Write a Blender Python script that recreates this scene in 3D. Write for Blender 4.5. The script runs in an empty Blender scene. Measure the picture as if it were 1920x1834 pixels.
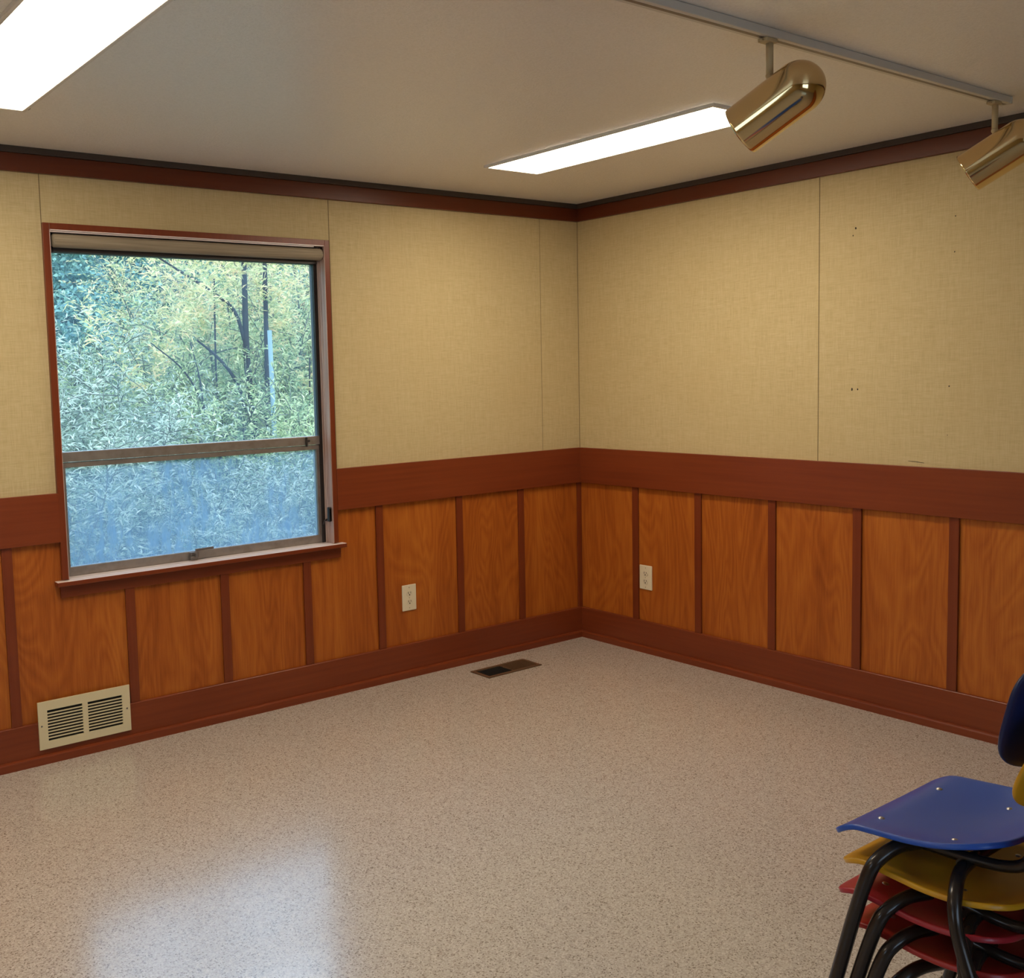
import bpy, bmesh, math, random
from mathutils import Vector, Matrix
random.seed(11)
S = bpy.context.scene
C = S.collection

# ------------------------------------------------------------------ camera
cam_d = bpy.data.cameras.new('camera'); cam = bpy.data.objects.new('camera', cam_d); C.objects.link(cam)
right = Vector((0.8052026, -0.5924154, -0.0263201)); up = Vector((0.0728407, 0.0547605, 0.9958391)); fwd = Vector((0.5885091, 0.8037694, -0.0872452))
m = Matrix.Identity(4)
for i in range(3):
    m[i][0] = right[i]; m[i][1] = up[i]; m[i][2] = -fwd[i]
m.translation = Vector((-3.88742, -3.87876, 1.40136))
cam.matrix_world = m
cam_d.sensor_width = 36; cam_d.sensor_fit = 'HORIZONTAL'
cam_d.lens = 1952.1 / 1920 * 36
cam_d.shift_x = 175.29 / 1920; cam_d.shift_y = -44.77 / 1920
cam_d.clip_start = .05; cam_d.clip_end = 300
S.camera = cam

# ------------------------------------------------------------------ world, exposure
LAMP = 7.5            # radiance of the fluorescent diffusers
SKY = 2.1
w = bpy.data.worlds.new('overcast_sky'); S.world = w; w.use_nodes = True
nt = w.node_tree; bg = nt.nodes['Background']
tc = nt.nodes.new('ShaderNodeTexCoord'); sp = nt.nodes.new('ShaderNodeSeparateXYZ'); rp = nt.nodes.new('ShaderNodeValToRGB')
nt.links.new(tc.outputs['Generated'], sp.inputs[0]); nt.links.new(sp.outputs['Z'], rp.inputs[0])
rp.color_ramp.elements[0].position = .06; rp.color_ramp.elements[0].color = (.46, .55, .63, 1)
rp.color_ramp.elements[1].position = .42; rp.color_ramp.elements[1].color = (.46, .70, 1, 1)
nt.links.new(rp.outputs[0], bg.inputs[0]); bg.inputs[1].default_value = SKY
S.view_settings.view_transform = 'Standard'; S.view_settings.look = 'None'
S.view_settings.gamma = 1; S.view_settings.use_curve_mapping = False
S.view_settings.exposure = 1.5

# ------------------------------------------------------------------ material helpers
def mat(name, col=(.5,.5,.5), rough=.5, metal=0, spec=.5, coat=0):
    M = bpy.data.materials.new(name); M.use_nodes = True
    b = M.node_tree.nodes['Principled BSDF']
    b.inputs['Base Color'].default_value = (*col, 1); b.inputs['Roughness'].default_value = rough
    b.inputs['Metallic'].default_value = metal; b.inputs['Specular IOR Level'].default_value = spec
    b.inputs['Coat Weight'].default_value = coat
    return M
class NT:
    def __init__(s, M): s.t = M.node_tree; s.b = s.t.nodes['Principled BSDF']
    def n(s, k, **kw):
        x = s.t.nodes.new(k)
        for a, v in kw.items(): setattr(x, a, v)
        return x
    def l(s, a, b): s.t.links.new(a, b)
    def coords(s, scale=(1,1,1), kind='Object', rot=(0,0,0)):
        t = s.n('ShaderNodeTexCoord'); mp = s.n('ShaderNodeMapping'); mp.inputs['Scale'].default_value = scale
        mp.inputs['Rotation'].default_value = rot
        s.l(t.outputs[kind], mp.inputs[0]); return mp.outputs[0]
    def noise(s, co, scale, detail=3, rough=.5, dist=0):
        x = s.n('ShaderNodeTexNoise'); x.inputs['Scale'].default_value = scale; x.inputs['Detail'].default_value = detail
        x.inputs['Roughness'].default_value = rough; x.inputs['Distortion'].default_value = dist
        s.l(co, x.inputs['Vector']); return x.outputs['Fac']
    def ramp(s, f, stops, interp='LINEAR'):
        x = s.n('ShaderNodeValToRGB'); e = x.color_ramp.elements; x.color_ramp.interpolation = interp
        while len(e) < len(stops): e.new(.5)
        for q, (p, c) in zip(e, stops):
            q.position = p; q.color = (*c, 1) if len(c) == 3 else c
        s.l(f, x.inputs[0]); return x.outputs[0]
    def mix(s, f, a, b, mode='MIX'):
        x = s.n('ShaderNodeMix'); x.data_type = 'RGBA'; x.blend_type = mode
        if isinstance(f, (int, float)): x.inputs[0].default_value = f
        else: s.l(f, x.inputs[0])
        for i, v in ((6, a), (7, b)):
            if isinstance(v, tuple): x.inputs[i].default_value = (*v, 1)
            else: s.l(v, x.inputs[i])
        return x.outputs[2]
    def math(s, op, a, b=0):
        x = s.n('ShaderNodeMath', operation=op)
        for i, v in enumerate((a, b)):
            if isinstance(v, (int, float)): x.inputs[i].default_value = v
            else: s.l(v, x.inputs[i])
        return x.outputs[0]
    def bump(s, f, strength=.2, dist=.01):
        x = s.n('ShaderNodeBump'); x.inputs['Strength'].default_value = strength; x.inputs['Distance'].default_value = dist
        s.l(f, x.inputs['Height']); s.l(x.outputs[0], s.b.inputs['Normal'])
    def base(s, c): s.l(c, s.b.inputs['Base Color'])

# wallpaper: woven linen
def linen(name, axis):
    M = mat(name, rough=.75, spec=.25); k = NT(M)
    a = (1, 1, 1)
    hs = (260, 260, 18); vs = (22, 22, 300)
    n1 = k.noise(k.coords(hs), 1, 2); n2 = k.noise(k.coords(vs), 1, 2); n3 = k.noise(k.coords(), 1.6, 4)
    n4 = k.noise(k.coords((70, 70, 5)), 1, 3); n5 = k.noise(k.coords((6, 6, 80)), 1, 3)
    f = k.math('ADD', k.math('MULTIPLY', k.math('ADD', n1, n2), .32), k.math('MULTIPLY', k.math('ADD', n4, n5), .18))
    c = k.ramp(f, [(.34, (.465, .352, .172)), (.5, (.56, .435, .228)), (.68, (.64, .515, .295))])
    c2 = k.mix(k.ramp(n3, [(.35, (0, 0, 0)), (.7, (.35, .35, .35))]), c, (.55, .405, .195))
    k.base(c2); k.bump(f, .15, .002)
    return M
M_wall = linen('woven_wallpaper', 0)
M_seam = mat('wallpaper_seam', (.20, .14, .06), .8)
M_mark = mat('nail_hole_mark', (.04, .028, .015), .9)

# plywood with cathedral grain
def ply():
    M = mat('orange_plywood', rough=.38, spec=.32); k = NT(M)
    big = k.noise(k.coords((4.2, 4.2, .9)), 1, 2, .45, .5)
    rings = k.math('FRACT', k.math('MULTIPLY', big, 19))
    tri = k.math('ABSOLUTE', k.math('SUBTRACT', rings, .5))
    fine = k.noise(k.coords((150, 150, 7)), 1, 3, .6)
    wide = k.noise(k.coords((9, 9, .8)), 1, 3)
    f = k.math('ADD', k.math('MULTIPLY', tri, .30), k.math('ADD', k.math('MULTIPLY', fine, .5), k.math('MULTIPLY', wide, .62)))
    c = k.ramp(f, [(.36, (.25, .054, .007)), (.60, (.38, .094, .011)), (.85, (.50, .148, .019))])
    k.base(c); k.bump(fine, .08, .002)
    rr = k.ramp(fine, [(.3, (.32,)*3), (.8, (.46,)*3)]); k.l(rr, k.b.inputs['Roughness'])
    return M
M_ply = ply()
def stained(name, along, dark=1.0):
    M = mat(name, rough=.34, spec=.38); k = NT(M)
    sc = [60, 60, 60]; sc[along] = 1.6
    f = k.noise(k.coords(tuple(sc)), 1, 4, .6); g = k.noise(k.coords((1.5, 1.5, 5)), 1, 3)
    c = k.ramp(k.math('ADD', k.math('MULTIPLY', f, .6), k.math('MULTIPLY', g, .4)),
               [(.25, (.150*dark, .026*dark, .0075*dark)), (.5, (.195*dark, .037*dark, .010*dark)), (.8, (.24*dark, .051*dark, .014*dark))])
    k.base(c); k.bump(f, .06, .002)
    return M
M_railx = stained('red_brown_trim_x', 0); M_raily = stained('red_brown_trim_y', 1); M_railz = stained('red_brown_trim_z', 2, .92)
M_crownx = stained('crown_shaded_x', 0, .6); M_crowny = stained('crown_shaded_y', 1, .62)  # trim stain darkened: the shade on the crown boards is painted in
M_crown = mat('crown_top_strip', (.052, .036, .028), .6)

# speckled sheet floor
def floor_mat():
    M = mat('speckled_vinyl', rough=.27, spec=.6, coat=.45); k = NT(M); k.b.inputs['Coat Roughness'].default_value = .15; k.b.inputs['Coat IOR'].default_value = 1.6
    co = k.coords()
    v = k.n('ShaderNodeTexVoronoi'); v.inputs['Scale'].default_value = 290; k.l(co, v.inputs['Vector'])
    rgb = k.n('ShaderNodeSeparateColor'); k.l(v.outputs['Color'], rgb.inputs[0])
    c = k.ramp(rgb.outputs[0], [(.0, (.25, .20, .165)), (.08, (.41, .35, .295)), (.3, (.495, .432, .372)), (.65, (.55, .485, .422)), (.9, (.62, .555, .495))], 'CONSTANT')
    v2 = k.n('ShaderNodeTexVoronoi'); v2.inputs['Scale'].default_value = 120; k.l(co, v2.inputs['Vector'])
    s2 = k.n('ShaderNodeSeparateColor'); k.l(v2.outputs['Color'], s2.inputs[0])
    near = k.math('LESS_THAN', v2.outputs['Distance'], .22); few = k.math('LESS_THAN', s2.outputs[1], .12)
    c = k.mix(k.math('MULTIPLY', near, few), c, (.16, .12, .085))
    k.base(c)
    b = k.noise(co, 60, 4, .7); b2 = k.noise(co, 9, 3, .6)
    k.bump(k.math('ADD', k.math('MULTIPLY', b, .5), k.math('MULTIPLY', b2, .35)), .12, .003)
    return M
M_floor = floor_mat()
def ceil_mat():
    M = mat('textured_ceiling', rough=.40, spec=.8, coat=.5); k = NT(M); k.b.inputs['Coat Roughness'].default_value = .34
    co = k.coords(); f = k.noise(co, 160, 3, .6); g = k.noise(co, 40, 3)
    c = k.ramp(f, [(.3, (.82, .79, .75)), (.5, (.88, .85, .81)), (.7, (.92, .89, .85))])
    k.base(c); k.bump(k.math('ADD', f, k.math('MULTIPLY', g, .3)), .5, .003)
    return M
M_ceil = ceil_mat()
M_plain = mat('painted_board', (.45, .37, .24), .7)

M_alu = mat('weathered_aluminium', (.42, .37, .32), .42, .55)
def alu():
    k = NT(M_alu); f = k.noise(k.coords((30, 30, 6)), 1, 4)
    g = k.noise(k.coords(), 28, 4)
    c = k.ramp(g, [(.30, (.25, .21, .18)), (.55, (.31, .27, .24)), (.8, (.34, .29, .24))])
    k.base(c)
alu()
M_dkalu = mat('dark_bronze_frame', (.055, .045, .042), .45, .5)
M_daylit_sill = mat('daylit_sill_top', (.86, .72, .68), .22)  # daylight on sill top and head jamb painted in as a pale colour
M_jamb = mat('worn_window_jamb', (.33, .19, .14), .4)
def jambm():
    k = NT(M_jamb); f = k.noise(k.coords((80, 80, 3)), 1, 4)
    k.base(k.ramp(f, [(.3, (.36, .20, .15)), (.6, (.55, .40, .34)), (.8, (.62, .49, .43))]))
jambm()
M_shade = mat('shade_cloth', (.30, .24, .17), .7)
def shadem():
    k = NT(M_shade); f = k.noise(k.coords((4, 250, 250)), 1, 3); k.base(k.ramp(f, [(.3, (.24, .185, .12)), (.7, (.37, .30, .21))]))
shadem()
M_black = mat('black_plastic', (.012, .012, .014), .35)
M_dark = mat('dark_cavity', (.01, .008, .006), .9)
M_steel = mat('steel', (.55, .53, .50), .3, 1)
M_crank = mat('dull_handle', (.22, .19, .17), .4, .7)
M_cream = mat('cream_plastic', (.76, .66, .47), .42)
M_creamm = mat('cream_metal', (.68, .58, .36), .45)
M_creamd = mat('cream_receptacle', (.72, .62, .44), .4)
M_vent = mat('brown_metal', (.15, .085, .045), .45, .3)
M_brass = mat('polished_brass', (.74, .56, .29), .10, 1)
M_brassin = mat('baffle', (.05, .035, .02), .6, .4)
M_track = mat('grey_track', (.68, .66, .62), .5, .3)
M_ivory = mat('ivory_stem', (.52, .41, .24), .45)
M_trimw = mat('fixture_trim', (.78, .74, .68), .45)
def emit(name, col, st):
    M = mat(name, (.8, .75, .65), .5); b = M.node_tree.nodes['Principled BSDF']
    b.inputs['Emission Color'].default_value = (*col, 1); b.inputs['Emission Strength'].default_value = st
    return M
M_lens = emit('lit_diffuser', (1, .89, .70), LAMP)
def plastic(name, c):
    M = mat(name, c, .34, 0, .45); k = NT(M); f = k.noise(k.coords(), 900, 2); k.bump(f, .05, .001); return M
M_blue = plastic('blue_plastic', (.014, .078, .42)); M_yel = plastic('yellow_plastic', (.60, .30, .012))
M_red = plastic('crimson_plastic', (.36, .018, .030)); M_red2 = plastic('brick_red_plastic', (.36, .022, .018))
M_blue_shaded = plastic('shaded_blue_plastic', (.006, .014, .075))  # blue chair's backrest: its shaded rear side painted as a darker blue
M_tube = mat('dark_brown_enamel_tube', (.030, .022, .018), .22, .35)

def glass_mat(name, dirty):
    M = bpy.data.materials.new(name); M.use_nodes = True; t = M.node_tree; t.nodes.clear(); 
    out = t.nodes.new('ShaderNodeOutputMaterial'); tr = t.nodes.new('ShaderNodeBsdfTransparent')
    tr.inputs[0].default_value = (.97, .985, .99, 1)
    gl = t.nodes.new('ShaderNodeBsdfGlossy'); gl.inputs['Roughness'].default_value = .03
    fr = t.nodes.new('ShaderNodeFresnel'); fr.inputs[0].default_value = 1.3
    m1 = t.nodes.new('ShaderNodeMixShader'); t.links.new(fr.outputs[0], m1.inputs[0]); t.links.new(tr.outputs[0], m1.inputs[1]); t.links.new(gl.outputs[0], m1.inputs[2])
    # film of dirt or condensation
    tl = t.nodes.new('ShaderNodeBsdfTranslucent'); tl.inputs[0].default_value = (.29, .39, .49, 1)
    m2 = t.nodes.new('ShaderNodeMixShader')
    co = t.nodes.new('ShaderNodeTexCoord'); mp = t.nodes.new('ShaderNodeMapping'); mp.inputs['Scale'].default_value = (30, 1, 5) if dirty else (9, 1, 3)
    no = t.nodes.new('ShaderNodeTexNoise'); no.inputs['Scale'].default_value = 1; no.inputs['Detail'].default_value = 5; no.inputs['Roughness'].default_value = .65
    rm = t.nodes.new('ShaderNodeValToRGB'); e = rm.color_ramp.elements
    lo, hi = (.0, .50) if dirty else (.05, .14)
    e[0].position = .36; e[0].color = (lo,)*3 + (1,); e[1].position = .68; e[1].color = (hi,)*3 + (1,)
    t.links.new(co.outputs['Object'], mp.inputs[0]); t.links.new(mp.outputs[0], no.inputs['Vector']); t.links.new(no.outputs['Fac'], rm.inputs[0])
    fac = rm.outputs[0]
    if dirty:
        mp.inputs['Scale'].default_value = (26, 1, 7)
        n2 = t.nodes.new('ShaderNodeTexNoise'); n2.inputs['Scale'].default_value = 4.5; n2.inputs['Detail'].default_value = 3
        r2 = t.nodes.new('ShaderNodeValToRGB'); r2.color_ramp.elements[0].position = .38; r2.color_ramp.elements[0].color = (.10,)*3+(1,); r2.color_ramp.elements[1].position = .66; r2.color_ramp.elements[1].color = (1,)*4
        t.links.new(co.outputs['Object'], n2.inputs['Vector']); t.links.new(n2.outputs['Fac'], r2.inputs[0])
        sx = t.nodes.new('ShaderNodeSeparateXYZ'); t.links.new(co.outputs['Object'], sx.inputs[0])
        mr = t.nodes.new('ShaderNodeMapRange'); mr.inputs[1].default_value = 1.0; mr.inputs[2].default_value = .706; mr.inputs[3].default_value = .22; mr.inputs[4].default_value = .32
        t.links.new(sx.outputs['Z'], mr.inputs[0])
        mu = t.nodes.new('ShaderNodeMath'); mu.operation = 'MULTIPLY'; t.links.new(rm.outputs[0], mu.inputs[0]); t.links.new(r2.outputs[0], mu.inputs[1])
        ad = t.nodes.new('ShaderNodeMath'); ad.operation = 'ADD'; ad.use_clamp = True; t.links.new(mu.outputs[0], ad.inputs[0]); t.links.new(mr.outputs[0], ad.inputs[1])
        fac = ad.outputs[0]
    t.links.new(fac, m2.inputs[0]); t.links.new(m1.outputs[0], m2.inputs[1]); t.links.new(tl.outputs[0], m2.inputs[2])
    t.links.new(m2.outputs[0], out.inputs[0])
    return M
M_glass = glass_mat('window_glass', False); M_fog = glass_mat('fogged_glass', True)

def leafm(name, cols, trans=.35):
    M = bpy.data.materials.new(name); M.use_nodes = True; k = NT(M); t = M.node_tree
    g = k.n('ShaderNodeNewGeometry')
    c = k.ramp(g.outputs['Random Per Island'], [(i / (len(cols)-1), q) for i, q in enumerate(cols)])
    k.base(c); k.b.inputs['Roughness'].default_value = .5
    tl = k.n('ShaderNodeBsdfTranslucent'); k.l(c, tl.inputs[0]); mx = k.n('ShaderNodeMixShader'); mx.inputs[0].default_value = trans
    k.l(k.b.outputs[0], mx.inputs[1]); k.l(tl.outputs[0], mx.inputs[2]); k.l(mx.outputs[0], t.nodes['Material Output'].inputs[0])
    return M
L_grey = leafm('grey_green_leaf', [(.18, .24, .15), (.36, .41, .27), (.54, .57, .41), (.80, .78, .62)])
L_green = leafm('green_leaf', [(.18, .27, .11), (.36, .43, .19), (.54, .58, .28), (.76, .72, .38)])
L_yel = leafm('yellowing_leaf', [(.34, .38, .16), (.60, .56, .25), (.80, .68, .32), (.90, .60, .32)])
L_far = leafm('hazy_far_leaf', [(.08, .17, .15), (.13, .26, .21), (.21, .36, .26), (.34, .50, .34)], .2)  # distance haze put into the bluish leaf colour
M_bark = mat('dark_bark', (.030, .026, .026), .9); M_pale = mat('pale_weathered_wood', (.20, .27, .26), .8)
M_twig = mat('grey_green_twig', (.13, .13, .09), .9)
M_ground = mat('undergrowth_ground', (.06, .14, .07), 1)

# ------------------------------------------------------------------ mesh helpers
def box(bm, x0, x1, y0, y1, z0, z1, mi=0):
    v = [bm.verts.new(p) for p in ((x0,y0,z0),(x1,y0,z0),(x1,y1,z0),(x0,y1,z0),(x0,y0,z1),(x1,y0,z1),(x1,y1,z1),(x0,y1,z1))]
    for f in ((0,3,2,1),(4,5,6,7),(0,1,5,4),(1,2,6,5),(2,3,7,6),(3,0,4,7)):
        q = bm.faces.new([v[i] for i in f]); q.material_index = mi
def catmull(pts, n=8):
    P = [Vector(p) for p in pts]; P = [P[0]*2-P[1]] + P + [P[-1]*2-P[-2]]; out = []
    for i in range(1, len(P)-2):
        for k in range(n):
            t = k/n; a, b, c, d = P[i-1:i+3]
            out.append(.5*((2*b) + (-a+c)*t + (2*a-5*b+4*c-d)*t*t + (-a+3*b-3*c+d)*t**3))
    out.append(P[-2]); return out
def tube(bm, pts, r, n=12, smooth=True, cap=True, mi=0):
    P = [Vector(p) for p in pts]; R = r if isinstance(r, (list, tuple)) else [r]*len(P)
    rings = []; prev = None
    for i, p in enumerate(P):
        d = (P[min(i+1, len(P)-1)] - P[max(i-1, 0)]).normalized()
        if prev is None:
            a = Vector((0,0,1)) if abs(d.z) < .9 else Vector((1,0,0)); u = d.cross(a).normalized()
        else: u = (prev - d*prev.dot(d)).normalized()
        prev = u; v = d.cross(u)
        rings.append([bm.verts.new(p + (u*math.cos(t) + v*math.sin(t))*R[i]) for t in (2*math.pi*j/n for j in range(n))])
    for a, b in zip(rings, rings[1:]):
        for j in range(n):
            f = bm.faces.new((a[j], a[(j+1)%n], b[(j+1)%n], b[j])); f.smooth = smooth; f.material_index = mi
    if cap:
        bm.faces.new(rings[0][::-1]).material_index = mi; bm.faces.new(rings[-1]).material_index = mi
def lathe(bm, prof, n=48, mat4=None, mi=0):
    mat4 = mat4 or Matrix.Identity(4); rings = []
    for r, z in prof:
        if r < 1e-6: rings.append([bm.verts.new(mat4 @ Vector((0,0,z)))])
        else: rings.append([bm.verts.new(mat4 @ Vector((r*math.cos(t), r*math.sin(t), z))) for t in (2*math.pi*j/n for j in range(n))])
    for a, b in zip(rings, rings[1:]):
        for j in range(n):
            if len(a) == 1: vs = (a[0], b[j], b[(j+1)%n])
            elif len(b) == 1: vs = (a[j], b[0], a[(j+1)%n])
            else: vs = (a[j], b[j], b[(j+1)%n], a[(j+1)%n])
            f = bm.faces.new(vs); f.smooth = True; f.material_index = mi
def obj(name, bm, mats, parent=None, bevel=0, fix=True):
    if fix: bmesh.ops.recalc_face_normals(bm, faces=bm.faces)
    me = bpy.data.meshes.new(name); bm.to_mesh(me); bm.free()
    for q in (mats if isinstance(mats, (list, tuple)) else [mats]): me.materials.append(q)
    o = bpy.data.objects.new(name, me); C.objects.link(o)
    if parent: o.parent = parent
    if bevel:
        b = o.modifiers.new('bevel', 'BEVEL'); b.width = bevel; b.segments = 2; b.limit_method = 'ANGLE'
    return o
def bx(name, dims, mt, parent=None, bevel=0):
    bm = bmesh.new(); box(bm, *dims); return obj(name, bm, mt, parent, bevel)
def tag(o, label, cat=None, group=None, kind=None):
    o['label'] = label
    if cat: o['category'] = cat
    if group: o['group'] = group
    if kind: o['kind'] = kind
    return o
def thing(name, label, cat, loc=(0,0,0), group=None, kind=None):
    o = bpy.data.objects.new(name, None); C.objects.link(o); o.location = loc; o.empty_display_size = .1
    return tag(o, label, cat, group, kind)
def struct(o, label, cat): return tag(o, label, cat, kind='structure')

# ------------------------------------------------------------------ room shell
H = 2.24; XL = -6.4; YB = -6.2
WX0, WX1, WZ0, WZ1 = -2.686, -1.527, .667, 1.958     # opening
RB, RT = .816, .998                                   # chair rail
struct(bx('floor', (XL-.1, .1, YB-.1, .12, -.1, 0), M_floor), 'speckled beige sheet vinyl floor', 'floor')
struct(bx('ceiling', (XL-.1, .1, YB-.1, .12, H, H+.1), M_ceil), 'flat grey beige textured ceiling', 'ceiling')

def wall_with_opening():
    bm = bmesh.new(); T = .12
    # wainscot zone below rail = plywood (slot 1), above = wallpaper (slot 0)
    zc = .9
    box(bm, XL, WX0, 0, T, 0, zc, 1); box(bm, WX0, WX1, 0, T, 0, WZ0, 1); box(bm, WX1, .12, 0, T, 0, zc, 1)
    box(bm, XL, WX0, 0, T, zc, H); box(bm, WX1, .12, 0, T, zc, H); box(bm, WX0, WX1, 0, T, WZ1, H)
    # panel seams
    for x in (-1.492, -.263, -3.92):
        hw = .0006 if x == -.263 else .0013
        box(bm, x-hw, x+hw, -.0012, 0, zc, H-.05, 2)
    box(bm, -2.708-.0013, -2.708+.0013, -.0012, 0, zc, H-.05, 2)
    return obj('wall_left', bm, [M_wall, M_ply, M_seam])
struct(wall_with_opening(), 'window wall with linen wallpaper above orange plywood wainscot', 'wall')
bm = bmesh.new()
box(bm, 0, .1, YB, 0, 0, .9, 1); box(bm, 0, .1, YB, 0, .9, H)
box(bm, -.0012, 0, -1.3823, -1.3797, .9, H-.05, 2); box(bm, -.0012, 0, -2.602, -2.5995, .9, H-.05, 2); box(bm, -.0015, 0, -.0025, 0, .9, H-.05, 2)
wr = struct(obj('wall_right', bm, [M_wall, M_ply, M_seam]), 'right hand wall with linen wallpaper above orange plywood wainscot', 'wall')
for (y, z, r, n_) in ((-1.541, 1.93, .0045, 7), (-1.530, 1.902, .003, 6), (-1.531, 1.294, .0048, 7), (-1.555, 1.294, .0038, 6), (-1.921, 1.304, .0028, 6), (-1.917, 1.122, .002, 6), (-1.932, 1.796, .0028, 6), (-1.933, 1.925, .0028, 6)):
    b = bmesh.new(); v = [b.verts.new((-.0008, y + r*random.uniform(.6, 1.2)*math.cos(t), z + r*random.uniform(.8, 1.4)*math.sin(t))) for t in (2*math.pi*i/n_ for i in range(n_))]
    b.faces.new(v); obj('nail_hole', b, M_mark, wr)
b = bmesh.new(); v = [b.verts.new((-.0008, y, z)) for y, z in ((-1.768, 1.0175), (-1.80, 1.0165), (-1.831, 1.0135), (-1.831, 1.012), (-1.80, 1.0145), (-1.768, 1.0165))]; b.faces.new(v); obj('scratch', b, M_mark, wr)
def side_wall(name, along_x, a0, a1, c0, c1, h0, h1, z0, z1, label):
    bm = bmesh.new()
    def bb(a, b_, q0, q1):
        if along_x: box(bm, a, b_, c0, c1, q0, q1)
        else: box(bm, c0, c1, a, b_, q0, q1)
    bb(a0, h0, 0, H); bb(h1, a1, 0, H); bb(h0, h1, 0, z0); bb(h0, h1, z1, H)
    return struct(obj(name, bm, M_wall), label, 'wall')
side_wall('wall_back', True, XL, .1, YB-.1, YB, -4.6, -2.6, .85, 1.95, 'papered wall behind the viewer with a window opening')
side_wall('wall_far_left', False, YB, .12, XL-.1, XL, -3.2, -2.3, .85, 1.95, 'papered side wall left of the viewer with a window opening')

# chair rails, crowns, baseboards
tn = [0]
def trim(dims, mt, label, bevel=.0015, extra=None):
    tn[0] += 1
    bm = bmesh.new(); box(bm, *dims)
    if extra:
        for e in extra: box(bm, *e)
    return struct(obj('trim_%d' % tn[0], bm, mt, None, bevel), label, 'trim')
trim((XL, WX0-.020, -.0187, 0, RB, RT), M_railx, 'wide red-brown chair rail left of the window')
trim((WX1+.024, -.0005, -.0187, 0, RB, RT), M_railx, 'wide red-brown chair rail between the window and the corner')
trim((-.0187, 0, YB, -.0187, RB, RT), M_raily, 'wide red-brown chair rail along the right hand wall')
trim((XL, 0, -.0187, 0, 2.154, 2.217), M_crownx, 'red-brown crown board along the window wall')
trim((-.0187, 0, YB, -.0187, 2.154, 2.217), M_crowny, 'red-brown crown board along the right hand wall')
trim((XL, 0, -.028, 0, 2.2172, H), M_crown, 'dark strip between crown board and ceiling over the window wall')
trim((-.028, 0, YB, -.028, 2.2172, H), M_crown, 'dark strip between crown board and ceiling over the right hand wall')
def bboard(name, horiz, label):
    bm = bmesh.new()
    prof = [(0, 0), (-.0325, 0), (-.0325, .026), (-.0305, .0305), (-.027, .032), (-.0165, .033), (-.0165, .153), (-.0145, .155), (0, .155)]
    a, b_ = (XL, 0) if horiz else (YB, 0)
    def P(t, d, z): return (t, d, z) if horiz else (d, t, z)
    r0 = [bm.verts.new(P(a, d, z)) for d, z in prof]; r1 = [bm.verts.new(P(b_ + d if False else b_, d, z)) for d, z in prof]
    n = len(prof)
    for i in range(n): bm.faces.new((r0[i], r0[(i+1)%n], r1[(i+1)%n], r1[i]))
    bm.faces.new(r0); bm.faces.new(r1[::-1])
    return struct(obj(name, bm, M_railx if horiz else M_raily), label, 'baseboard')
bboard('baseboard_left', True, 'red-brown baseboard with shoe moulding under the window wall')
bboard('baseboard_right', False, 'red-brown baseboard with shoe moulding under the right hand wall')
# battens
bw = .0185
for x in (-5.62, -5.2, -4.79, -4.41, -4.0, -3.68, -3.3, -2.9, -2.452, -2.052, -1.663, -1.28, -.818, -.424):
    top = RB if (x < WX0-.02 or x > WX1+.03) else .607
    trim((x-bw, x+bw, -.010, 0, .155, top), M_railz, 'red-brown vertical batten on the wainscot under the window wall rail', .001)
trim((-.030, -.0005, -.008, 0, .155, RB), M_railz, 'narrow red-brown corner batten', .001)
for y in (-.384, -.768, -1.166, -1.564, -1.953, -2.34, -2.74, -3.14, -3.54, -3.94, -4.34):
    trim((-.010, 0, y-bw, y+bw, .155, RB), M_railz, 'red-brown vertical batten on the right hand wainscot', .001)
for o in list(S.objects):
    if o.name.startswith('trim_') and 'batten' in o['label']:
        o['group'] = 'battens of the right hand wainscot' if 'right hand' in o['label'] else ('corner batten' if 'corner' in o['label'] else 'battens of the window wall wainscot')

# ------------------------------------------------------------------ window
win = thing('window_1', 'aluminium window in red-brown casing looking out on dense foliage', 'window', ((WX0+WX1)/2, 0, WZ0), kind='structure')
def wp(name, bm, mt, bevel=0, parent=None):
    o = obj(name, bm, mt, None, bevel); o.parent = parent or win
    o.matrix_parent_inverse = Matrix.Translation(-Vector(win.location)) if parent is None else Matrix.Identity(4)
    return o
bm = bmesh.new(); cw = .023
box(bm, WX0-cw, WX0, -.018, 0, .674, WZ1+cw); box(bm, WX1, WX1+cw, -.018, 0, .674, WZ1+cw); box(bm, WX0, WX1, -.018, 0, WZ1, WZ1+cw)
wp('casing', bm, M_railz, .0012)
bm = bmesh.new(); t = .0025
box(bm, WX0, WX0+t, -.017, .055, WZ0, WZ1); box(bm, WX1-t, WX1, -.017, .055, WZ0, WZ1)
box(bm, WX1-.0045, WX1-t, .018, .024, WZ0, WZ1); box(bm, WX1-.006, WX1-t, .034, .040, WZ0, WZ1)
wp('jamb', bm, M_jamb)
bm = bmesh.new(); box(bm, WX0, WX1, -.017, .12, WZ1-.003, WZ1); wp('head_jamb', bm, M_daylit_sill)
bm = bmesh.new(); box(bm, -2.735, -1.476, -.042, -.001, .653, .671); box(bm, WX0, WX1, -.002, .119, .655, .671)
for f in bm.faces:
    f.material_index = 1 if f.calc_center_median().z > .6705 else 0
wp('stool', bm, [M_railx, M_daylit_sill], .003)
bm = bmesh.new(); box(bm, -2.716, -1.492, -.013, -.001, .607, .653); wp('apron', bm, M_railx, .001)
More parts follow.
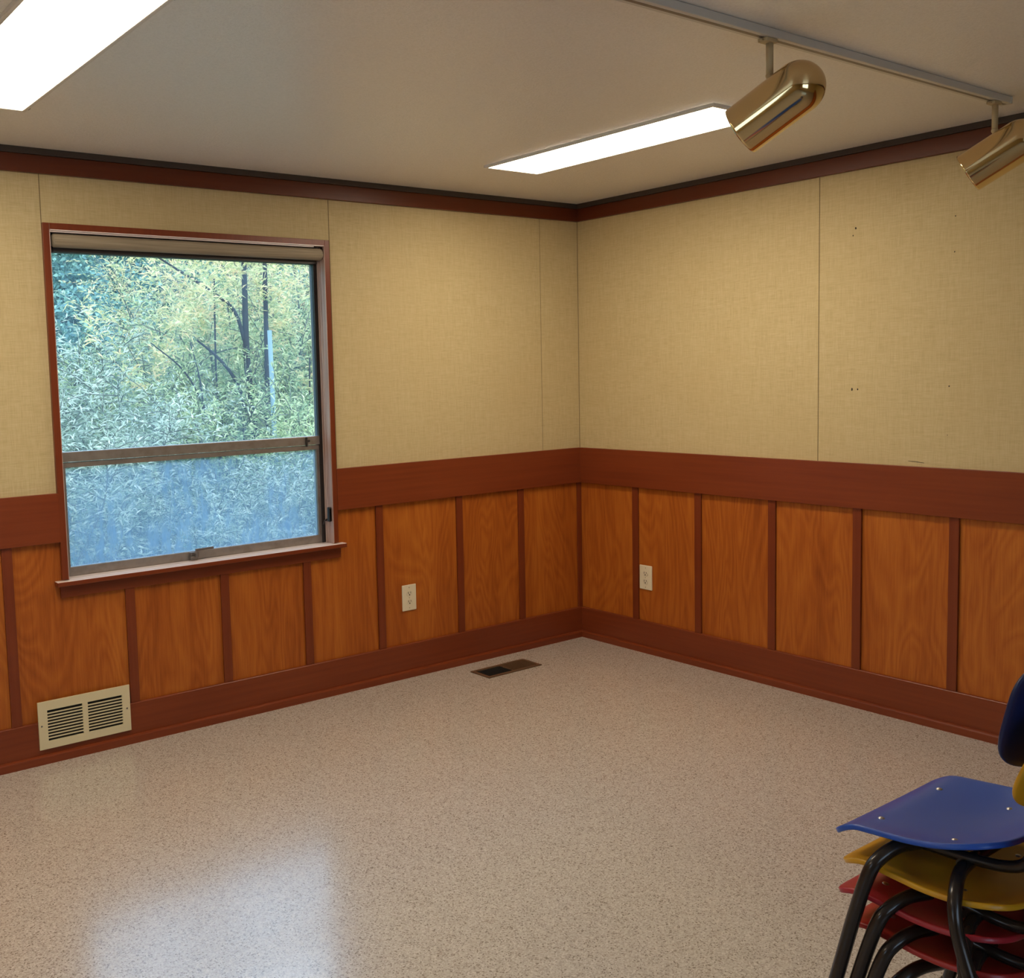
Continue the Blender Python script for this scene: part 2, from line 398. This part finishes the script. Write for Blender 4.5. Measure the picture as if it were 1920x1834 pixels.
# aluminium frame
fy0, fy1 = .050, .085
bm = bmesh.new()
box(bm, WX0, -2.668, fy0, fy1, .671, WZ1); box(bm, -1.546, WX1, fy0, fy1, .671, WZ1)
box(bm, -2.668, -1.546, fy0, fy1, 1.884, WZ1)
fr = wp('frame', bm, M_dkalu, .001)
bm = bmesh.new(); box(bm, -2.668, -1.546, .046, fy1, 1.106, 1.143); wp('meeting_rail', bm, M_alu, .002)
bm = bmesh.new()
y0, y1 = .052, .080
box(bm, -2.668, -1.546, y0, y1, 1.084, 1.103); box(bm, -2.668, -1.546, y0, y1, .672, .706)
box(bm, -2.668, -2.654, y0, y1, .706, 1.084); box(bm, -1.562, -1.546, y0, y1, .706, 1.084)
wp('lower_sash', bm, M_alu, .0015)
bm = bmesh.new(); box(bm, -2.668, -1.546, .0628, .0652, 1.143, 1.884); wp('pane', bm, M_glass)
bm = bmesh.new(); box(bm, -2.654, -1.562, .0628, .0652, .706, 1.084); o = wp('pane', bm, M_fog); o['label'] = 'lower pane clouded by streaked bluish film'
# crank handle at the bottom rail
bm = bmesh.new(); box(bm, -2.178, -2.145, .030, .052, .674, .690); box(bm, -2.175, -2.150, .034, .050, .690, .705)
box(bm, -2.158, -2.146, .020, .034, .684, .712)
wp('crank_base', bm, M_crank, .003)
bm = bmesh.new(); tube(bm, catmull([(-2.160, .030, .702), (-2.150, .024, .712), (-2.12, .022, .716), (-2.082, .022, .717)], 5), [.006]*10+[.0055]*6, 10); box(bm, -2.160, -2.082, .016, .027, .7125, .7205)
wp('crank_handle', bm, M_crank, .001)
bm = bmesh.new(); box(bm, -1.618, -1.612, .036, .046, 1.100, 1.142); box(bm, -1.612, -1.598, .040, .046, 1.120, 1.129)
wp('sash_catch', bm, M_dkalu, .001)
bm = bmesh.new(); box(bm, -1.545, -1.5295, -.008, .008, .768, .832); box(bm, -1.542, -1.5295, -.008, .004, .772, .828)
wp('cord_cleat', bm, M_black, .004)
bm = bmesh.new(); tube(bm, [(-1.531, .030, .775), (-1.543, .032, .770), (-1.546, .036, .752)], .004, 8); wp('hook', bm, M_dkalu)
# roller shade
rs = thing('roller_shade', 'rolled up beige shade tube at the top of the window', 'window shade', (-2.1, .012, 1.92))
def rel(o, root): 
    o.parent = root; o.matrix_parent_inverse = Matrix.Translation(-Vector(root.location)); return o
bm = bmesh.new()
Mx = Matrix.Translation((-2.672, .012, 1.922)) @ Matrix.Rotation(math.pi/2, 4, 'Y')
lathe(bm, [(0, 0), (.019, 0), (.0248, .007), (.0252, .010), (.0252, 1.134), (.0235, 1.142), (.018, 1.147), (0, 1.147)], 40, Mx)
rel(obj('shade_roll', bm, M_shade), rs)
bm = bmesh.new(); box(bm, WX0+.004, -1.575, -.010, -.002, 1.9495, 1.9545); rel(obj('mounting_strip', bm, mat('pale_strip', (.72, .62, .58), .3)), rs)
bm = bmesh.new(); box(bm, -2.66, -1.54, .030, .036, 1.884, 1.898); rel(obj('hem_bar', bm, M_dkalu), rs)
for x in (-2.6835, -1.5245-.005):
    bm = bmesh.new(); box(bm, x, x+.003, -.005, .03, 1.900, 1.952); rel(obj('bracket', bm, M_dkalu), rs)

def plain_window(n, along_x, h0, h1, c0, c1, z0, z1, label):
    t = .03; r = thing('window_%d' % n, label, 'window', (0, 0, 0), kind='structure')
    bm = bmesh.new(); gm = bmesh.new(); mid = (h0+h1)/2
    for (a, b_, q0, q1) in ((h0, h0+t, z0, z1), (h1-t, h1, z0, z1), (h0, h1, z0, z0+t), (h0, h1, z1-t, z1), (mid-.02, mid+.02, z0, z1)):
        if along_x: box(bm, a, b_, c0, c1, q0, q1)
        else: box(bm, c0, c1, a, b_, q0, q1)
    cm = (c0+c1)/2
    if along_x: box(gm, h0+t, h1-t, cm-.001, cm+.001, z0+t, z1-t)
    else: box(gm, cm-.001, cm+.001, h0+t, h1-t, z0+t, z1-t)
    obj('frame', bm, M_alu, r); obj('pane', gm, M_glass, r)
plain_window(2, True, -4.6, -2.6, YB-.07, YB-.03, .85, 1.95, 'aluminium window in the wall behind the viewer')
plain_window(3, False, -3.2, -2.3, XL-.07, XL-.03, .85, 1.95, 'aluminium window in the side wall left of the viewer')

# ------------------------------------------------------------------ return air grille
gv = thing('air_grille', 'cream metal return air grille low on the wall below the window', 'vent', (-2.654, -.017, .054))
gx0, gx1, gz0, gz1 = -2.828, -2.480, .054, .233
cols = ((-2.795, -2.664), (-2.644, -2.511)); sz0, sz1 = .083, .199
bm = bmesh.new(); ya, yb = -.0245, -.0175
box(bm, gx0, cols[0][0], ya, yb, gz0, gz1); box(bm, cols[1][1], gx1, ya, yb, gz0, gz1); box(bm, cols[0][1], cols[1][0], ya, yb, sz0, sz1)
box(bm, cols[0][0], cols[1][1], ya, yb, gz0, sz0); box(bm, cols[0][0], cols[1][1], ya, yb, sz1, gz1)
rel(obj('face_plate', bm, M_creamm), gv)
bm = bmesh.new(); box(bm, gx0+.01, gx1-.01, -.0172, -.0166, gz0+.01, gz1-.01); rel(obj('backing', bm, M_dark), gv)
for a, b_ in cols:
    for i in range(10):
        zc = sz0 + (sz1-sz0)*(i+.5)/10 + .003
        if i == 9: continue
        zz = sz0 + (sz1-sz0)*(i+1)/10
        bm = bmesh.new(); v = [bm.verts.new(p) for p in ((a, ya, zz-.0026), (b_, ya, zz-.0026), (b_, ya, zz+.0028), (a, ya, zz+.0028), (a, ya+.003, zz-.0026), (b_, ya+.003, zz-.0026), (b_, ya+.003, zz+.0016), (a, ya+.003, zz+.0016))]
        for f in ((0,1,2,3),(7,6,5,4),(0,4,5,1),(3,2,6,7),(0,3,7,4),(1,5,6,2)): bm.faces.new([v[q] for q in f])
        rel(obj('louver', bm, M_creamm), gv)
for x in (-2.817, -2.493):
    bm = bmesh.new(); lathe(bm, [(0, .002), (.003, .0015), (.0036, 0), (0, 0)], 12, Matrix.Translation((x, ya, .143)) @ Matrix.Rotation(math.pi/2, 4, 'X')); rel(obj('screw', bm, M_crank), gv)

# ------------------------------------------------------------------ floor register
fv = thing('floor_register', 'brown metal floor register near the corner', 'vent', (-.72, -.2155, 0))
x0, x1, y0, y1 = -.886, -.557, -.284, -.148
bm = bmesh.new(); bwid = .018
box(bm, x0, x1, y0, y0+bwid, .0002, .005); box(bm, x0, x1, y1-bwid, y1, .0002, .005); box(bm, x0, x0+bwid, y0+bwid, y1-bwid, .0002, .005); box(bm, x1-bwid, x1, y0+bwid, y1-bwid, .0002, .005)
box(bm, -.726, -.719, y0+bwid, y1-bwid, .0002, .005)
rel(obj('rim', bm, M_vent, None, .001), fv)
bm = bmesh.new(); box(bm, x0+bwid, x1-bwid, y0+bwid, y1-bwid, .0002, .0008); rel(obj('backing', bm, M_dark), fv)
bm = bmesh.new(); box(bm, -.719, x1-bwid, y0+bwid, y1-bwid, .0008, .0020); o = rel(obj('damper', bm, M_vent), fv); o['label'] = 'closed brown half of the register'
for i in range(9):
    yy = y0+bwid + (y1-y0-2*bwid)*(i+1)/10
    for a, b_ in ((x0+bwid, -.726), (-.719, x1-bwid)):
        bm = bmesh.new(); box(bm, a, b_, yy-.0013, yy+.0013, .002, .0045); rel(obj('slat', bm, M_vent if a > -.73 else M_dark), fv)

# ------------------------------------------------------------------ wall outlets
def outlet(loc, rz, label):
    r = thing('wall_outlet', label, 'outlet', loc); r.rotation_euler.z = rz      # local: faces -y
    bm = bmesh.new(); box(bm, -.0395, .0395, -.006, 0, -.0605, .0605); obj('cover_plate', bm, M_cream, r, .003)
    for s in (-1, 1):
        bm = bmesh.new()
        ring = []
        for yy in (-.0058, -.0080):
            ring.append([bm.verts.new((.017*math.copysign(min(abs(math.cos(t)), .93), math.cos(t)), yy, s*.020 + .0135*math.sin(t)*1.0)) for t in (2*math.pi*j/24 for j in range(24))])
        for j in range(24): bm.faces.new((ring[0][j], ring[0][(j+1)%24], ring[1][(j+1)%24], ring[1][j]))
        bm.faces.new(ring[1])
        rc = obj('receptacle', bm, M_creamd, r)
        bm = bmesh.new(); z = s*.020
        box(bm, -.0078, -.0052, -.0084, -.0079, z-.001, z+.008); box(bm, .0052, .0074, -.0084, -.0079, z, z+.008)
        lathe(bm, [(0, .0004), (.0031, .0004), (.0031, 0)], 12, Matrix.Translation((0, -.0080, z-.0062)) @ Matrix.Rotation(math.pi/2, 4, 'X'))
        obj('slots', bm, M_mark, rc)
    for z in (-.048, .048, 0):
        bm = bmesh.new(); lathe(bm, [(0, .0012), (.0028, .0006), (.003, 0)], 12, Matrix.Translation((0, -.006, z)) @ Matrix.Rotation(math.pi/2, 4, 'X')); obj('screw', bm, M_ivory, r)
    return r
outlet((-1.124, 0, .369), 0, 'cream wall outlet on the plywood between window and corner')
outlet((0, -.4465, .372), math.pi/2, 'cream wall outlet beside a batten on the right hand wall')
# rotate so that local -y points to -x on the right wall
S.objects['wall_outlet.001'].rotation_euler.z = -math.pi/2

# ------------------------------------------------------------------ ceiling lights
def fixture(x0, x1, y0, y1, label):
    r = thing('fluorescent_ceiling_light', label, 'ceiling light', ((x0+x1)/2, (y0+y1)/2, H))
    t = .013
    bm = bmesh.new()
    box(bm, x0-t, x0, y0-t, y1+t, H-.012, H-.0005); box(bm, x1, x1+t, y0-t, y1+t, H-.012, H-.0005); box(bm, x0, x1, y0-t, y0, H-.012, H-.0005); box(bm, x0, x1, y1, y1+t, H-.012, H-.0005)
    rel(obj('trim_frame', bm, M_trimw, None, .002), r)
    bm = bmesh.new(); box(bm, x0, x1, y0, y1, H-.009, H-.001); rel(obj('diffuser', bm, M_lens), r)
    for yy in (y0+.01, y1-.02):
        bm = bmesh.new(); box(bm, x1+t, x1+t+.006, yy, yy+.02, H-.008, H-.0005); rel(obj('hinge', bm, M_crank), r)
fixture(-3.175, -2.918, -1.70, -.568, 'lit fluorescent ceiling light nearest the viewer, cut by the top left edge')
fixture(-1.078, -.805, -1.69, -.575, 'lit fluorescent ceiling light in front of the corner')
fixture(-5.27, -5.01, -1.70, -.568, 'added fluorescent ceiling light, out of view on the left')  # extra light added out of view for warm fill

# ------------------------------------------------------------------ track and brass spots
tk = thing('lighting_track', 'grey metal lighting track running along the ceiling', 'track', (-1.8, -2.235, H))
bm = bmesh.new()
TX0, TX1 = -4.2, -.30
def ty(x): return -2.222 - (x+1.552)*.036*0 
box(bm, TX0, TX1, -2.253, -2.217, H-.022, H-.0005)
rel(obj('rail', bm, M_track, None, .002), tk)
bm = bmesh.new(); box(bm, TX0, TX1, -2.240, -2.230, H-.0225, H-.021); rel(obj('slot', bm, M_crank), tk)
bm = bmesh.new(); box(bm, TX1, TX1+.012, -2.254, -2.216, H-.023, H-.0005); rel(obj('end_cap', bm, M_track, None, .002), tk)
axis = Vector((-.235, .840, -.489)).normalized()
def spot(x, label):
    y = -2.235
    r = thing('brass_spotlight', label, 'spotlight', (x, y, H-.022), 'brass spotlights on the track')
    bm = bmesh.new(); box(bm, -.030, .016, -.014, .014, -.010, -.0005); box(bm, -.040, -.030, -.005, .005, -.009, -.005); obj('adapter', bm, M_ivory, r, .002)
    bm = bmesh.new(); tube(bm, [(0, 0, -.009), (0, 0, -.085)], .0092, 12); obj('stem', bm, M_ivory, r)
    bm = bmesh.new(); bmesh.ops.create_uvsphere(bm, u_segments=16, v_segments=10, radius=.0105, matrix=Matrix.Translation((0, 0, -.090)))
    for f in bm.faces: f.smooth = True
    obj('swivel', bm, M_ivory, r)
    # head
    q = axis.to_track_quat('Z', 'Y').to_matrix().to_4x4()
    R = .0655
    side = (Vector((0,0,1)) - axis*axis.z).normalized()       # up side of the cylinder
    attach = Vector((0, 0, -.096))
    cen = attach - side*(R+.001)                                 # axis point nearest the swivel
    Mh = Matrix.Translation(cen) @ q
    Lf, Lb = .122, .045
    prof = [(R-.003, Lf-.03), (R-.003, Lf), (R, Lf+.001)]
    prof += [(R, z) for z in (Lf-.004, .05, 0, -Lb)]
    prof += [(R*math.cos(a), -Lb - R*math.sin(a)) for a in (math.radians(d) for d in range(6, 91, 6))]
    bm = bmesh.new(); lathe(bm, prof, 64, Mh); obj('lamp_head', bm, M_brass, r)
    bm = bmesh.new(); lathe(bm, [(R-.003, Lf-.03), (.03, Lf-.07), (0, Lf-.075)], 32, Mh)
    obj('baffle', bm, M_brassin, r)
    bm = bmesh.new(); lathe(bm, [(0, Lf-.035), (.03, Lf-.036), (.045, Lf-.045), (.03, Lf-.06), (0, Lf-.062)], 32, Mh); obj('bulb', bm, mat('unlit_bulb', (.5, .5, .48), .2), r)
    return r
spot(-1.552, 'brass cylinder spotlight overlapping the far ceiling light')
spot(-.365, 'brass cylinder spotlight cut by the right edge, over the crown moulding')

# ------------------------------------------------------------------ chairs
def shell(fn, nu, nv, th, outline):
    """thin curved plastic shell: fn(u,v)->point, outline(u,v)->plan position"""
    bm = bmesh.new(); grid = []
    for j in range(nv+1):
        row = []
        for i in range(nu+1):
            row.append(bm.verts.new(fn(-1+2*i/nu, -1+2*j/nv)))
        grid.append(row)
    for j in range(nv):
        for i in range(nu):
            f = bm.faces.new((grid[j][i], grid[j][i+1], grid[j+1][i+1], grid[j+1][i])); f.smooth = True
    return bm
def squircle(u, v, n=6):
    # square grid to rounded square
    a = max(abs(u), abs(v))
    if a < 1e-9: return 0, 0
    l = (abs(u)**n + abs(v)**n)**(1/n)
    s = a/l
    return u*s, v*s
def seat_pt(u, v):
    x, y = squircle(u, v, 8 if v > 0 else 4.5)
    hw = .177 - .010*max(0, -y)               # half width, slightly narrower behind
    X = x*hw; Y = .0075 + y*.1445
    z = .403
    z += .030*max(0, -y)**2.2 + .018*abs(x)**2.6*max(0, .75-y*.7)*1.0   # rises to the back and sides
    z -= .032*((y-.55)/.45)**1.8 if y > .55 else 0
    z -= .006*(1-x*x)*(1-y*y)
    return Vector((X, Y, z))
def back_pt(u, v):
    x, z = squircle(u, v, 3.8)
    X = x*.140; Z = .655 + z*.098
    Y = -.176 - (Z-.668)*.22 + .034*x*x
    return Vector((X, Y, Z))
def make_chair(kind_mat, back_mat, label):
    r = thing('school_chair', label, 'chair', (0,0,0), 'stacked plastic school chairs')
    bm = shell(seat_pt, 32, 28, .008, None)
    s = obj('seat', bm, kind_mat, r); so = s.modifiers.new('thickness', 'SOLIDIFY'); so.thickness = .010; so.offset = -1
    be = s.modifiers.new('bevel', 'BEVEL'); be.width = .0025; be.segments = 2; be.limit_method = 'ANGLE'; be.angle_limit = math.radians(50)
    bm = shell(back_pt, 28, 20, .008, None)
    bk = obj('backrest', bm, back_mat, r); so = bk.modifiers.new('thickness', 'SOLIDIFY'); so.thickness = .008; so.offset = 0
    be = bk.modifiers.new('bevel', 'BEVEL'); be.width = .003; be.segments = 2; be.limit_method = 'ANGLE'; be.angle_limit = math.radians(50)
    for sx in (-1, 1):
        # side tube: under the seat, then up to the backrest
        bm = bmesh.new()
        tube(bm, catmull([(sx*.105, .060, .382), (sx*.105, .02, .383), (sx*.100, -.06, .383), (sx*.094, -.125, .388), (sx*.094, -.160, .408), (sx*.098, -.170, .45), (sx*.098, -.186, .56), (sx*.098, -.206, .68)], 6), .0100, 14)
        obj('side_tube', bm, M_tube, r)
        bm = bmesh.new(); tube(bm, catmull([(sx*.105, .012, .384), (sx*.150, .028, .384), (sx*.186, .043, .366), (sx*.199, .055, .335), (sx*.204, .078, .25), (sx*.211, .108, .12), (sx*.216, .137, .008)], 6), .0122, 14)
        l = obj('leg', bm, M_tube, r)
        bm = bmesh.new(); tube(bm, [(sx*.2158, .1355, .014), (sx*.2162, .139, .0)], .0145, 14); obj('foot_cap', bm, M_black, l)
        bm = bmesh.new(); tube(bm, catmull([(sx*.06, -.062, .372), (sx*.130, -.070, .370), (sx*.170, -.082, .352), (sx*.189, -.091, .320), (sx*.195, -.106, .270), (sx*.204, -.153, .16), (sx*.214, -.222, .008)], 6), .0115, 14)
        l = obj('leg', bm, M_tube, r)
        bm = bmesh.new(); tube(bm, [(sx*.2157, -.2235, .014), (sx*.2162, -.229, .0)], .0138, 14); obj('foot_cap', bm, M_black, l)
    bm = bmesh.new(); tube(bm, [(-.12, .020, .380), (.12, .020, .380)], .009, 12); obj('cross_bar', bm, M_tube, r)
    bm = bmesh.new(); tube(bm, [(-.11, -.062, .372), (.11, -.062, .372)], .0105, 12); obj('cross_bar', bm, M_tube, r)
    for x, y in ((-.103, .086), (.103, .086), (-.100, -.045), (.100, -.045)):
        u = x/.177; v = (y-.0075)/.1445; z = seat_pt(u, v).z
        bm = bmesh.new(); lathe(bm, [(0, .0028), (.003, .0024), (.0058, .0008), (.0062, -.001)], 16, Matrix.Translation((x, y, z))); obj('screw', bm, M_steel, r)
    return r
blue = make_chair(M_blue, M_blue_shaded, 'blue plastic school chair on top of the stack')
def copy_tree(o, parent=None):
    c = o.copy(); C.objects.link(c); c.parent = parent
    for ch in [q for q in src if q.parent == o]: copy_tree(ch, c)
    return c
src = list(S.objects)
CX, CY, DZ, DY = -2.045, -2.98, .0585, -.012
blue.location = (CX, CY, 3*DZ)
for k, (sm, label) in enumerate(((M_yel, 'yellow plastic school chair second from the top of the stack'),
                                 (M_red, 'crimson plastic school chair third from the top, under the yellow one'),
                                 (M_red2, 'red plastic school chair at the bottom of the stack, standing on the floor')), 1):
    c = copy_tree(blue); c['label'] = label
    c.location = (CX + (.002, 0, .003)[k-1], CY + (-.016, -.028, -.040)[k-1], (3-k)*DZ)
    for ch in [q for q in S.objects if q.parent == c]:
        if ch.name.startswith('leg'): ch.scale.z = .925
        else:
            Rx = Matrix.Rotation(math.radians(10), 4, 'X'); pv = Vector((0, .10, .39))
            ch.location = pv - Rx @ pv; ch.rotation_euler.x = math.radians(10)
            if k > 1 and ch.name.startswith(('seat', 'screw')): ch.location.y += .020
            if k == 1 and ch.name.startswith('backrest'): ch.scale.x = 1.14; ch.location.y += .018; ch.location.z += .045
        if ch.name.startswith(('seat', 'backrest')):
            ch.data = ch.data.copy(); ch.data.materials[0] = sm


# ------------------------------------------------------------------ outside
struct(bx('ground', (-30, 45, .3, 13, -1.1, -1.0), M_ground), 'overgrown ground outside the window', 'ground')
bm = bmesh.new()
v = [bm.verts.new(p) for p in ((-40, 13, -1.0), (60, 13, -1.0), (60, 22, 1.5), (-40, 22, 1.5), (60, 60, 22), (-40, 60, 22))]
bm.faces.new((v[0], v[1], v[2], v[3])); bm.faces.new((v[3], v[2], v[4], v[5]))
struct(obj('hillside', bm, M_ground), 'wooded hillside beyond the thicket', 'hill')

def leaf(V, F, p, d, L, W):
    d = d.normalized(); s = d.cross(Vector((random.gauss(0, 1), random.gauss(0, 1), random.gauss(0, 1)))).normalized()
    n = len(V); droop = Vector((0, 0, -L*.18))
    V += [p, p + d*L*.45 + s*W, p + d*L + droop, p + d*L*.45 - s*W]
    F += [(n, n+1, n+2), (n, n+2, n+3)]
def grow(base, height, spread, nstem, ntwig, nleaf, L, W, lean=(0, 0)):
    """stems fan out from the base; twigs along them carry the leaves"""
    V, F = [], []; sbm = bmesh.new()
    for s in range(nstem):
        a = random.uniform(0, 2*math.pi); sp = spread*random.uniform(.25, 1)**.7; h = height*random.uniform(.65, 1)
        tip = Vector((math.cos(a)*sp + lean[0], math.sin(a)*sp + lean[1], h))
        P = catmull([(0, 0, 0), tip*.35 + Vector((random.uniform(-.1, .1), random.uniform(-.1, .1), h*.12)), tip*.7 + Vector((random.uniform(-.15, .15), random.uniform(-.15, .15), h*.1)), tip], 5)
        n = len(P); r0 = .003 + height*.0038
        tube(sbm, P, [r0*(1-.85*i/(n-1)) for i in range(n)], 5)
        for t in range(ntwig):
            f = random.uniform(.12, 1); i = min(int(f*(n-1)), n-2); p = P[i].lerp(P[i+1], f*(n-1)-i)
            d = Vector((random.gauss(0, 1), random.gauss(0, 1), random.uniform(-.1, 1.2))).normalized(); tl = height*random.uniform(.10, .22)
            tw = [p, p + d*tl*.5 + Vector((0, 0, .02)), p + d*tl + Vector((0, 0, -.05*tl))]
            if t % 3 == 0: tube(sbm, tw, [.005, .004, .002], 3)
            for k in range(nleaf):
                g = (k+.5)/nleaf; q = tw[0].lerp(tw[1], g*2) if g < .5 else tw[1].lerp(tw[2], g*2-1)
                ld = d + Vector((random.gauss(0, .8), random.gauss(0, .8), random.gauss(.1, .6)))
                leaf(V, F, q, ld, L*random.uniform(.6, 1.2), W*random.uniform(.7, 1.2))
    me = bpy.data.meshes.new('foliage'); me.from_pydata([tuple(q) for q in V], [], F)
    return me, sbm
def plant(name, label, cat, group, specs, lm):
    r = thing(name, label, cat, (0, 0, 0), group)
    me, sb = specs
    f = bpy.data.objects.new('foliage', me); C.objects.link(f); f.parent = r; me.materials.append(lm)
    obj('stems', sb, M_twig, r)
    return r
def scatter(proto, spots, lm=None):
    kids = [q for q in S.objects if q.parent == proto]
    for i, (x, y, z, sc) in enumerate(spots):
        if i == 0: r = proto; ks = kids
        else:
            r = proto.copy(); C.objects.link(r); ks = []
            for q in kids:
                c = q.copy(); C.objects.link(c); c.parent = r; ks.append(c)
        r.location = (x, y, z); r.rotation_euler.z = random.uniform(0, 6.28); r.scale = (sc,)*3
G = -1.0
A1 = plant('willow_shrub', 'grey-green willow shrub in the thicket just outside the window', 'shrub', 'grey-green shrubs outside the window',
           grow((0,0,0), 2.1, .85, 18, 34, 15, .070, .0066), L_grey)
scatter(A1, [(-1.7, 3.6, G, 1.0), (-1.0, 4.2, G, 1.05), (-2.2, 4.8, G, 1.0), (-.4, 5.4, G, 1.15), (-1.2, 5.8, G, 1.25), (.3, 3.7, G, .85), (-.4, 3.3, G, .8), (-2.9, 3.9, G, 1.1), (-3.6, 4.8, G, 1.2), (.15, 7.9, G, 1.45), (-.7, 8.4, G, 1.2)])
A2 = plant('leafy_shrub', 'fresh green shrub in the thicket outside the window', 'shrub', 'green shrubs outside the window',
           grow((0,0,0), 2.4, 1.0, 18, 34, 15, .070, .0075), L_green)
scatter(A2, [(1.1, 4.4, G, .95), (.5, 5.0, G, 1.0), (1.9, 5.2, G, 1.1), (.2, 6.4, G, 1.2), (1.2, 6.6, G, 1.3), (2.4, 6.6, G, 1.3), (2.9, 8.0, G, 1.5), (1.6, 7.3, G, 1.35), (3.4, 5.4, G, 1.2)])
A3 = plant('yellowing_willow', 'yellowing willow standing in the thicket outside the window', 'tree', 'yellowing willows outside the window',
           grow((0,0,0), 4.3, 1.5, 18, 54, 13, .082, .0092), L_yel)
scatter(A3, [(2.05, 7.6, G, .90), (2.9, 8.4, G, 1.1), (4.1, 9.8, G, 1.15), (2.35, 10.2, G, .98)])
A4 = plant('distant_tree', 'haze-tinted blue-green tree on the hillside beyond the thicket', 'tree', 'trees on the hillside',
           grow((0,0,0), 5.0, 2.2, 20, 64, 16, .15, .040), L_far)
sp4 = []
for row, (yy, zz) in enumerate(((15, -.8), (19, .6), (24, 2.3), (31, 6.2))):
    x = 1.0 + row*1.2
    while x < 9.0 + row*3.4:
        sp4.append((x + random.uniform(-.5, .5), yy + random.uniform(-1, 1), zz - .6, random.uniform(.85, 1.2))); x += 3.0 + row*.3
scatter(A4, sp4)

# bare-stemmed tree seen through the window
wt = thing('multi_stem_tree', 'dark multi-stemmed tree rising out of the thicket outside the window', 'tree', (1.08, 5.6, G))
def limb(pts, r0, r1):
    P = catmull(pts, 6); n = len(P); bm = bmesh.new(); tube(bm, P, [r0 + (r1-r0)*i/(n-1) for i in range(n)], 8); return obj('limb', bm, M_bark, wt)
limb([(0, 0, 0), (.02, 0, 1.0), (-.05, .05, 1.9), (-.10, .05, 2.6), (-.12, 0, 3.3), (-.10, 0, 4.4)], .055, .022)
limb([(.04, 0, 0), (.05, 0, 1.2), (.06, -.05, 1.9), (.10, 0, 2.7), (.13, 0, 4.3)], .045, .02)
limb([(-.11, .05, 2.75), (-.25, 0, 3.08), (-.52, 0, 3.28), (-.75, .1, 3.45), (-1.1, .1, 3.65)], .022, .008)
limb([(0, 0, 1.8), (-.15, 0, 2.08), (-.32, -.1, 2.4), (-.50, -.1, 2.62), (-.70, -.1, 2.78)], .026, .010)
limb([(-.35, .1, .2), (-.42, .1, 1.1), (-.35, .1, 1.7), (-.42, .1, 2.3), (-.40, .1, 3.4)], .020, .008)
limb([(.1, 0, .8), (.35, 0, 1.3), (.55, 0, 1.8), (.60, 0, 2.6)], .018, .007)
limb([(-.3, -.3, .8), (-.62, -.3, 1.7), (-.78, -.3, 2.2), (-.95, -.3, 2.5), (-1.25, -.3, 2.75)], .016, .005)
limb([(-.76, -.3, 2.1), (-.78, -.3, 2.4), (-.86, -.3, 2.75)], .010, .005)
me, sb = grow((0,0,0), 1.2, .9, 8, 16, 8, .09, .009); sb.free(); me.materials.append(L_yel)
for (x, y, z) in ((-.8, 0, 3.0), (.3, 0, 3.0), (-.3, .3, 2.8), (-1.2, .1, 2.4), (.7, 0, 2.3)):
    f = bpy.data.objects.new('foliage', me); C.objects.link(f); f.parent = wt; f.location = (x, y, z-.3); f.rotation_euler.z = random.uniform(0, 6)
po = bmesh.new(); tube(po, [(0, 0, 0), (-.01, 0, 1.2), (-.03, 0, 2.85)], [.034, .026, .022], 8)
po_ = obj('pale_post', po, M_pale); po_.location = (.90, 4.95, G); tag(po_, 'pale weathered post standing among the leaves right of the dark tree', 'post')
